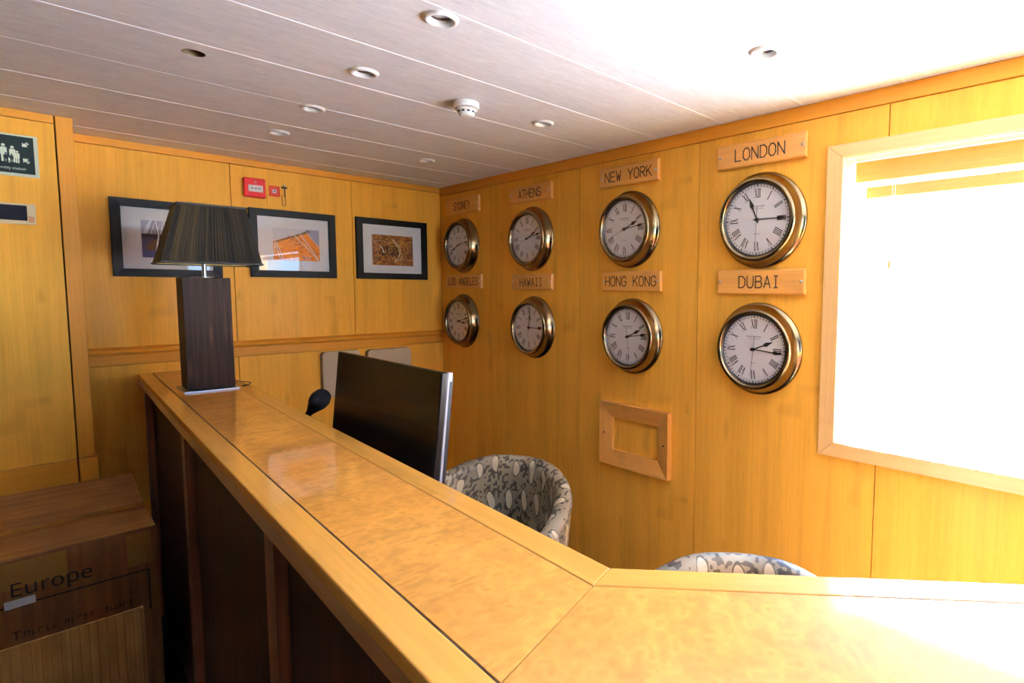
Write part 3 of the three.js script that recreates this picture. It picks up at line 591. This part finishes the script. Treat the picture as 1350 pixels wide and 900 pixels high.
const ribTex = canvasTex(512, 512, (x, w, h) => {                 // sails above, timbers and coiled line below
  x.fillStyle = '#9a96a4'; x.fillRect(0, 0, w, h);
  for (let i = 0; i < 60; i++) { x.strokeStyle = `rgba(${rnd() < 0.5 ? '235,235,240' : '110,106,120'},.5)`; x.lineWidth = 3 + rnd() * 8; const a = rnd() * w; x.beginPath(); x.moveTo(a * 0.7 + 80, 0); x.lineTo(a, h * 0.45); x.stroke(); }
  x.fillStyle = '#2a1a14'; x.fillRect(0, h * 0.36, w, h * 0.64);
  for (let i = 0; i < 26; i++) { x.fillStyle = ['#3a2418', '#5b3c1d', '#24161a', '#4a3a52'][i % 4]; x.beginPath(); x.ellipse(rnd() * w, h * (0.4 + 0.4 * rnd()), 20 + rnd() * 40, 30 + rnd() * 60, rnd() * 3, 0, 7); x.fill(); }
  x.fillStyle = '#4b4468'; x.fillRect(0, h * 0.8, w, h * 0.2);
  for (const s of [140, 210, 300, 380]) rope(x, [[s, 0], [s + 20, 200], [s - 10, 420]], 12, '#d8d6da', '#fff');
  for (let i = 0; i < 5; i++) { const cx = 230 + i * 62; rope(x, Array.from({ length: 30 }, (_, k) => [cx + 30 * Math.sin(k * 0.21), 230 + k * 9]), 24, '#c98a2a', '#efc060'); }
});
const orangeTex = canvasTex(768, 512, (x, w, h) => {              // orange boat deck under white lines
  x.fillStyle = '#c9c6cc'; x.fillRect(0, 0, w, h);
  x.fillStyle = '#9d9bab'; x.beginPath(); x.moveTo(w * 0.7, 0); x.lineTo(w, 0); x.lineTo(w, h * 0.5); x.lineTo(w * 0.66, h * 0.25); x.fill();
  x.fillStyle = '#e07c0a'; x.beginPath(); x.moveTo(0, h * 0.42); x.lineTo(w * 0.75, 0.05 * h); x.lineTo(w * 0.82, 0.3 * h); x.lineTo(w, 0.5 * h); x.lineTo(w, h); x.lineTo(0, h); x.fill();
  for (let i = 0; i < 90; i++) { const a = rnd() * w, b = h * (0.45 + rnd() * 0.55); x.fillStyle = ['rgba(245,150,30,.6)', 'rgba(190,90,5,.5)', 'rgba(150,70,10,.5)', 'rgba(255,165,50,.5)'][i % 4]; x.fillRect(a, b, 20 + rnd() * 90, 8 + rnd() * 40); }
  for (let i = 0; i < 40; i++) { x.fillStyle = ['rgba(90,50,20,.6)', 'rgba(150,120,120,.5)'][i % 2]; x.fillRect(w * (0.3 + 0.3 * rnd()), h * (0.2 + 0.35 * rnd()), 10 + rnd() * 24, 8 + rnd() * 18); }
  x.fillStyle = '#6b4a28'; x.beginPath(); x.moveTo(0, h * 0.44); x.lineTo(w * 0.78, 0.02 * h); x.lineTo(w * 0.78, 0.09 * h); x.lineTo(0, h * 0.49); x.fill();
  for (const p of [[[300, 60], [560, 300], [800, 560]], [[430, 60], [640, 330], [740, 480]], [[560, 40], [768, 300]], [[20, 240], [110, 480]], [[60, 240], [150, 480]], [[0, 440], [40, 220]]]) rope(x, p, 11, '#e8d8c8', '#fff');
});
const coilTex = canvasTex(768, 512, (x, w, h) => {                // coils of golden rope
  x.fillStyle = '#8a4f1a'; x.fillRect(0, 0, w, h);
  for (let i = 0; i < 240; i++) { const cx = rnd() * w, cy = rnd() * h, r = 40 + rnd() * 150, a = rnd() * 7; rope(x, Array.from({ length: 14 }, (_, k) => [cx + r * Math.cos(a + k * 0.12), cy + 0.7 * r * Math.sin(a + k * 0.12)]), 8 + rnd() * 8, ['#a8621c', '#c98530', '#7b4416', '#b0702a', '#5f3418'][i % 5], ['#d39a4a', '#e0a850', '#9a6028', '#c89048', '#7a4a24'][i % 5]); }
  for (let i = 0; i < 26; i++) { x.fillStyle = 'rgba(35,15,20,.55)'; x.beginPath(); x.ellipse(w * (0.05 + 0.6 * rnd()), h * (0.35 + 0.3 * rnd()), 10 + rnd() * 40, 8 + rnd() * 22, rnd() * 3, 0, 7); x.fill(); }
  for (const r of [0, 22]) rope(x, Array.from({ length: 30 }, (_, k) => [380 + (150 - r) * Math.sin(k * 0.1), 60 + r + k * 13]), 10, '#d8b486', '#f6e6c8');
  rope(x, [[400, 370], [450, 430], [540, 400], [560, 330]], 10, '#d8b486', '#f6e6c8'); rope(x, [[150, 190], [190, 230], [215, 300]], 14, '#cfc6c4', '#fff'); rope(x, [[20, 120], [180, 100], [330, 150], [300, 290]], 7, '#c79a5a', '#e8c890');
});
picture('black framed photograph of sails and rigging half hidden by the lamp shade', -1.541, -1.153, 1.497, 1.829, ribTex, [0.205, 0.80, 0.19, 0.80]);
picture('black framed photograph of an orange deck under white ropes beside the lamp shade', -1.036, -0.636, 1.505, 1.840, orangeTex, [0.205, 0.86, 0.195, 0.80]);
picture('black framed photograph of coiled golden rope nearest the wall corner', -0.525, -0.106, 1.5055, 1.8455, coilTex, [0.155, 0.85, 0.165, 0.80]);

// ---------------------------------------------------------------- call point, symbol and hammer on the back wall
{
  const c = thing('fire_call_point', 'red break glass fire call point with a white panel on the wooden wall', 'fire alarm', [-1.006, 1.935, 0.0005]);
  box('housing', c, M.red, [-0.046, 0.046], [-0.046, 0.046], [0, 0.028], { r: 0.006 });
  const t = canvasTex(256, 128, (x, w, h) => { x.fillStyle = '#f1e9dc'; x.fillRect(0, 0, w, h); x.fillStyle = '#151515'; x.beginPath(); x.arc(w / 2, h / 2, 16, 0, 7); x.fill(); for (const s of [-1, 1]) { x.beginPath(); x.moveTo(w / 2 + s * 28, h / 2); x.lineTo(w / 2 + s * 62, h / 2 - 17); x.lineTo(w / 2 + s * 62, h / 2 - 6); x.lineTo(w / 2 + s * 92, h / 2 - 6); x.lineTo(w / 2 + s * 92, h / 2 + 6); x.lineTo(w / 2 + s * 62, h / 2 + 6); x.lineTo(w / 2 + s * 62, h / 2 + 17); x.fill(); } });
  const pl = new THREE.BoxGeometry(0.062, 0.032, 0.002); mesh('break_panel', pl, S({ map: t, roughness: 0.5 }), c, [0.002, -0.004, 0.0288]);
  const tr = extr([[-0.006, 0], [0.006, 0], [0, 0.011]], 0.001); mesh('emblem', tr, M.paper, c, [0.002, 0.024, 0.0276]);
}
{
  const c = thing('wall_symbol', 'small red square symbol with a pale centre beside the fire call point', 'sign', [-0.916, 1.932, 0.0005]);
  box('plate', c, M.red, [-0.024, 0.024], [-0.0255, 0.0255], [0, 0.0025]);
  const fr = extr([[-0.016, -0.017], [0.016, -0.017], [0.016, 0.017], [-0.016, 0.017]], 0.0006, 0, [rectPath(-0.0145, 0.0145, -0.0155, 0.0155)]); mesh('line', fr, M.plate, c, [0, 0, 0.0026]);
  box('centre', c, M.paper, [-0.009, 0.009], [-0.009, 0.009], [0.0026, 0.0034]); mesh('dot', new THREE.CylinderGeometry(0.004, 0.004, 0.001, 16).rotateX(Math.PI / 2), M.black, c, [0, 0, 0.004]);
}
{
  const c = thing('glass_hammer', 'tiny black hammer hanging with a wire loop beside the red symbol', 'hammer', [-0.873, 1.93, 0.0005]);
  box('backing_board', c, M.wood, [-0.075, 0.052], [-0.078, 0.036], [0, 0.0022], { off: [2.2, 1.1] });
  const hd = cyl(0.005, 0.005, 0.024, 14); hd.rotateZ(Math.PI / 2); mesh('head', hd, M.black, c, [0, 0.024, 0.009]);
  mesh('handle', cyl(0.0028, 0.0026, 0.046, 12), M.black, c, [0.002, 0.0, 0.009]);
  mesh('wire_loop', tube([[-0.010, -0.012, 0.006], [-0.0105, -0.05, 0.006], [-0.009, -0.064, 0.006], [0.002, -0.066, 0.006], [0.0045, -0.05, 0.006], [0.003, -0.022, 0.008]], 0.0012, 40, 6), M.black, c);
  mesh('hook', cyl(0.004, 0.004, 0.01, 12).rotateX(Math.PI / 2), M.screw, c, [0.001, 0.036, 0.006]);
}
// two beige pads against the wainscot
for (const [x0, x1, y0, y1, lab] of [[-0.733, -0.535, 0.866, 1.112, 'beige rounded pad on the lower wall partly behind the microphone and monitor'], [-0.492, -0.236, 0.85, 1.106, 'second beige rounded pad on the lower wall, its top showing over the monitor']]) {
  const p = thing('wall_pad', lab, 'pad', [(x0 + x1) / 2, (y0 + y1) / 2, 0.0065], 0, 'beige wall pads');
  const w = (x1 - x0) / 2, h = (y1 - y0) / 2;
  const rr = (w, h, r) => { const s = new THREE.Shape(); s.absarc(w - r, h - r, r, 0, Math.PI / 2); s.absarc(-w + r, h - r, r, Math.PI / 2, Math.PI); s.absarc(-w + r, -h + r, r, Math.PI, Math.PI * 1.5); s.absarc(w - r, -h + r, r, Math.PI * 1.5, Math.PI * 2); return s; };
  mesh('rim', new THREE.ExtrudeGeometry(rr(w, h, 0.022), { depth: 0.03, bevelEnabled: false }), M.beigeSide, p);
  mesh('face', new THREE.ExtrudeGeometry(rr(w - 0.002, h - 0.002, 0.021), { depth: 0.004, bevelEnabled: true, bevelSize: 0.002, bevelThickness: 0.002, bevelSegments: 2 }), M.beige, p, [0, 0, 0.0325]);
}

// ---------------------------------------------------------------- sign and slot on the left wall
{
  const Z = 0.2725, x1 = -1.748, y1 = 1.983, y0 = 1.838, x0 = x1 - 0.145;
  const s = thing('safety_sign', 'dark assembly station sign with family pictogram and pale glowing border', 'sign', [(x0 + x1) / 2, (y0 + y1) / 2, Z]);
  const t = canvasTex(512, 512, (x, w, h) => {
    x.fillStyle = '#0c1512'; x.fillRect(0, 0, w, h); x.fillStyle = '#e6ecd2'; x.strokeStyle = '#e6ecd2';
    const man = (cx, top, k) => { x.beginPath(); x.arc(cx, top + 22 * k, 20 * k, 0, 7); x.fill(); x.beginPath(); x.roundRect(cx - 34 * k, top + 48 * k, 68 * k, 110 * k, 18 * k); x.fill(); x.fillRect(cx - 26 * k, top + 140 * k, 22 * k, 110 * k); x.fillRect(cx + 4 * k, top + 140 * k, 22 * k, 110 * k); };
    man(215, 120, 0.98); man(300, 140, 0.9);
    x.fillStyle = '#0c1512'; man(236, 240, 0.55); man(290, 250, 0.5); x.fillStyle = '#e6ecd2'; man(345, 200, 0.68); man(265, 300, 0.3);
    const arr = (cx, cy, a) => { x.save(); x.translate(cx, cy); x.rotate(a); x.beginPath(); x.moveTo(0, 40); x.lineTo(-40, -4); x.lineTo(-16, -4); x.lineTo(-16, -44); x.lineTo(16, -44); x.lineTo(16, -4); x.lineTo(40, -4); x.fill(); x.fillStyle = '#0c1512'; x.fillRect(-7, -34, 14, 16); x.fillStyle = '#e6ecd2'; x.restore(); };
    arr(425, 110, 0.8); arr(425, 325, 2.36); arr(85, 110, -0.8); arr(85, 325, -2.36);
    x.font = '44px sans-serif'; x.textAlign = 'center'; x.fillText('assembly station', w / 2, 462, 440);
  });
  box('plate', s, S({ color: lin(0.70, 0.72, 0.52), roughness: 0.5 }), [-0.0725, 0.0725], [-0.0725, 0.0725], [0, 0.003], { r: 0.001 });
  mesh('panel', new THREE.BoxGeometry(0.128, 0.128, 0.001), P({ map: t, roughness: 0.6, specularIntensity: 0.15 }), s, [-0.002, 0.002, 0.0034]);
}
{
  const Z = 0.2725, s = thing('wall_slot', 'pale framed slot fitting with a black opening under the safety sign', 'wall fitting', [-1.82, 1.708, Z]);
  const o = [-0.08, 0.055, -0.037, 0.036], q = [-0.074, 0.033, -0.024, 0.029];
  const fr = extr([[o[0], o[2]], [o[1], o[2]], [o[1], o[3]], [o[0], o[3]]], 0.006, 0.001, [rectPath(q[0], q[1], q[2], q[3])]);
  mesh('surround', fr, S({ color: lin(0.72, 0.55, 0.28), roughness: 0.45 }), s, [0, 0, 0.001]);
  box('opening', s, M.foam, [q[0], q[1]], [q[2], q[3]], [0.0005, 0.002]);
  box('catch', s, M.band, [0.036, 0.05], [-0.028, -0.008], [0.007, 0.01], { r: 0.001 });
}

// ---------------------------------------------------------------- cardboard boxes on the floor
{
  const b = thing('cardboard_box', 'large taped brown carton printed Europe on the floor beside the counter', 'box', [-1.83, 0, 0.55]);
  const X = [-0.3, 0.278], Y = [0.001, 0.645], Zz = [-0.25, 0.25], t = 0.005;
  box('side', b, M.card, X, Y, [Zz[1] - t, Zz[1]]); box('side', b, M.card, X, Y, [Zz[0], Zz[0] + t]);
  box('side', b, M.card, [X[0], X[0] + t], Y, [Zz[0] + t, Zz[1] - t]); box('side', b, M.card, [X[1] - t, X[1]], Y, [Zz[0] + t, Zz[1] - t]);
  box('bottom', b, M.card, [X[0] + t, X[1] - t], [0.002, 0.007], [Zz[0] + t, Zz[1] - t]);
  const f1 = box('flap', b, M.card, X, [-t / 2, t / 2], [-0.1245, 0.1245], { grain: 'x' }); f1.position.set((X[0] + X[1]) / 2, 0.652, 0.124); f1.rotation.x = 0.03;
  const f2 = box('flap', b, M.card, X, [-t / 2, t / 2], [-0.1245, 0.1245], { grain: 'x' }); f2.position.set((X[0] + X[1]) / 2, 0.686, -0.124); f2.rotation.x = 0.25;
  const tp = box('tape', b, M.tape, [X[0] - 0.001, X[1] + 0.001], [-0.0006, 0.0006], [-0.03, 0.03]); tp.position.set((X[0] + X[1]) / 2, 0.6605, 0.0);
  box('tape', b, M.tape, [X[0] + 0.02, X[0] + 0.36], [0.56, 0.64], [Zz[1] + 0.0004, Zz[1] + 0.0012]);
  box('tape', b, M.tape, [0.2, 0.262], [0.53, 0.64], [Zz[1] + 0.0004, Zz[1] + 0.0012]);
  const pt = canvasTex(790, 512, (x, w, h) => {
    x.clearRect(0, 0, w, h); x.fillStyle = x.strokeStyle = '#140c06'; x.font = '128px sans-serif'; x.fillText('Europe', 40, 140, 420); x.lineWidth = 9; x.strokeRect(-40, 200, 790, 420);
    x.globalAlpha = 0.55; x.fillRect(40, 372, 44, 12); x.fillRect(56, 372, 12, 60);                                   // a second line, rubbed past reading
    for (let i = 0, px = 96; px < 640; i++) { const q = 14 + rnd() * 22; if (i % 6 !== 5) { x.fillRect(px, 384 + rnd() * 8, 7, 44); x.fillRect(px, 386 + rnd() * 36, q, 8); if (rnd() < 0.5) x.fillRect(px + q - 6, 388, 7, 40); } px += q + 10; }
  });
  mesh('print', new THREE.PlaneGeometry(0.355, 0.23), S({ map: pt, transparent: true, roughness: 0.9 }), b, [-1.7375 + 1.83, 0.483, Zz[1] + 0.0018]);
  box('label', b, M.paper, [-0.077, -0.012], [0.503, 0.527], [Zz[1] + 0.002, Zz[1] + 0.0032]).rotation.z = 0.02;
}
{
  const b = thing('cardboard_sheet', 'corrugated cardboard carton folded flat and standing in front of the large carton', 'cardboard', [-1.88, 0, 0.93]);
  const g = []; const N = 26, w = 0.52;
  for (let i = 0; i < N; i++) { const a = -w / 2 + w * i / N, c = new THREE.BoxGeometry(w / N - 0.0012, 0.448, 0.007 + 0.003 * rnd()); c.translate(a + w / N / 2, 0.225, 0.012 + 0.0012 * rnd()); g.push(uvBox(c, 'y', [i * 0.013, 0])); }
  mesh('front_layer', mergeGeometries(g), M.cardLit, b);
  box('back_layer', b, M.card, [-w / 2, w / 2 - 0.004], [0.001, 0.44], [-0.002, 0.007]);
  box('folded_edge', b, M.cardLit, [w / 2, w / 2 + 0.009], [0.001, 0.446], [-0.004, 0.016], { r: 0.003 });
}

// ---------------------------------------------------------------- downlights, open hole and smoke detector on the ceiling
{
  const where = ['nearest the top edge of the photo', 'left of the smoke detector', 'third from the top edge in the left row', 'nearest the back wall above the call point', 'above the corner end of the clock wall', 'right of the smoke detector', 'nearest the bright window'];
  let p;
  LIGHTS.forEach(([x, z], i) => {
    const label = `round white recessed ceiling downlight ${where[i]}`;
    if (!i) {
      p = thing('downlight', label, 'ceiling light', [x, CEIL, z], 0, 'white recessed downlights');
      mesh('trim_ring', lathe([[0.0262, 0.012], [0.0265, -0.001], [0.0285, -0.0065], [0.033, -0.008], [0.038, -0.006], [0.0405, -0.0005], [0.0405, -0.0003], [0.0262, -0.0003]], 48), M.white, p);
      const can = mesh('lamp_can', lathe([[0.0258, 0.0005], [0.0258, 0.06], [0.0005, 0.06]], 32), M.white, p);
      mesh('lamp_ring', lathe([[0.0255, 0.006], [0.0215, 0.004], [0.0205, 0.008]], 32), M.chrome, can);
      mesh('lamp_glass', lathe([[0.0005, 0.0065], [0.012, 0.007], [0.0205, 0.009]], 32), S({ color: lin(0.62, 0.64, 0.66), roughness: 0.15 }), can);
    } else { const k = p.clone(); k.name = numbered('downlight'); k.userData = { ...p.userData, label }; k.position.set(x, CEIL, z); scene.add(k); }
  });
  const h = thing('downlight_socket', 'open ceiling hole with a bare lamp holder and missing trim at far left', 'ceiling light', [HOLE[0], CEIL, HOLE[1]]);
  mesh('can', lathe([[0.0265, 0.0005], [0.0265, 0.07], [0.0005, 0.07]], 32), S({ color: lin(0.06, 0.035, 0.012), roughness: 0.4, metalness: 0.5 }), h);
  mesh('lamp_holder', cyl(0.011, 0.011, 0.02, 20), M.paper, h, [0.004, 0.03, 0]);
  mesh('wire', mergeGeometries([tube([[0.008, 0.065, 0], [0.016, 0.03, 0.008], [0.004, 0.012, 0.006]], 0.0014, 16, 6), tube([[-0.004, 0.065, 0], [-0.014, 0.03, 0.004], [0.002, 0.02, 0.0]], 0.0014, 16, 6)]), M.black, h);
  const s = thing('smoke_detector', 'white round smoke detector with dark slots on the ceiling', 'smoke detector', [-0.779, CEIL, 1.513]);
  mesh('base', lathe([[0.0005, -0.0003], [0.041, -0.0003], [0.042, -0.003], [0.042, -0.018], [0.040, -0.022], [0.0005, -0.022]], 48), M.white, s);
  mesh('head', lathe([[0.0005, -0.0215], [0.036, -0.0215], [0.035, -0.026], [0.028, -0.029], [0.027, -0.037], [0.025, -0.043], [0.018, -0.047], [0.0005, -0.048]], 48), M.white, s);
  for (let k = 0; k < 10; k++) { const a = k * Math.PI / 5; const g = new RoundedBoxGeometry(0.009, 0.005, 0.003, 2, 0.001); g.rotateY(-a + Math.PI / 2); mesh('slot', g, M.black, s, [0.0278 * Math.cos(a), -0.0325, 0.0278 * Math.sin(a)]); }
}

renderer.render(scene, camera);
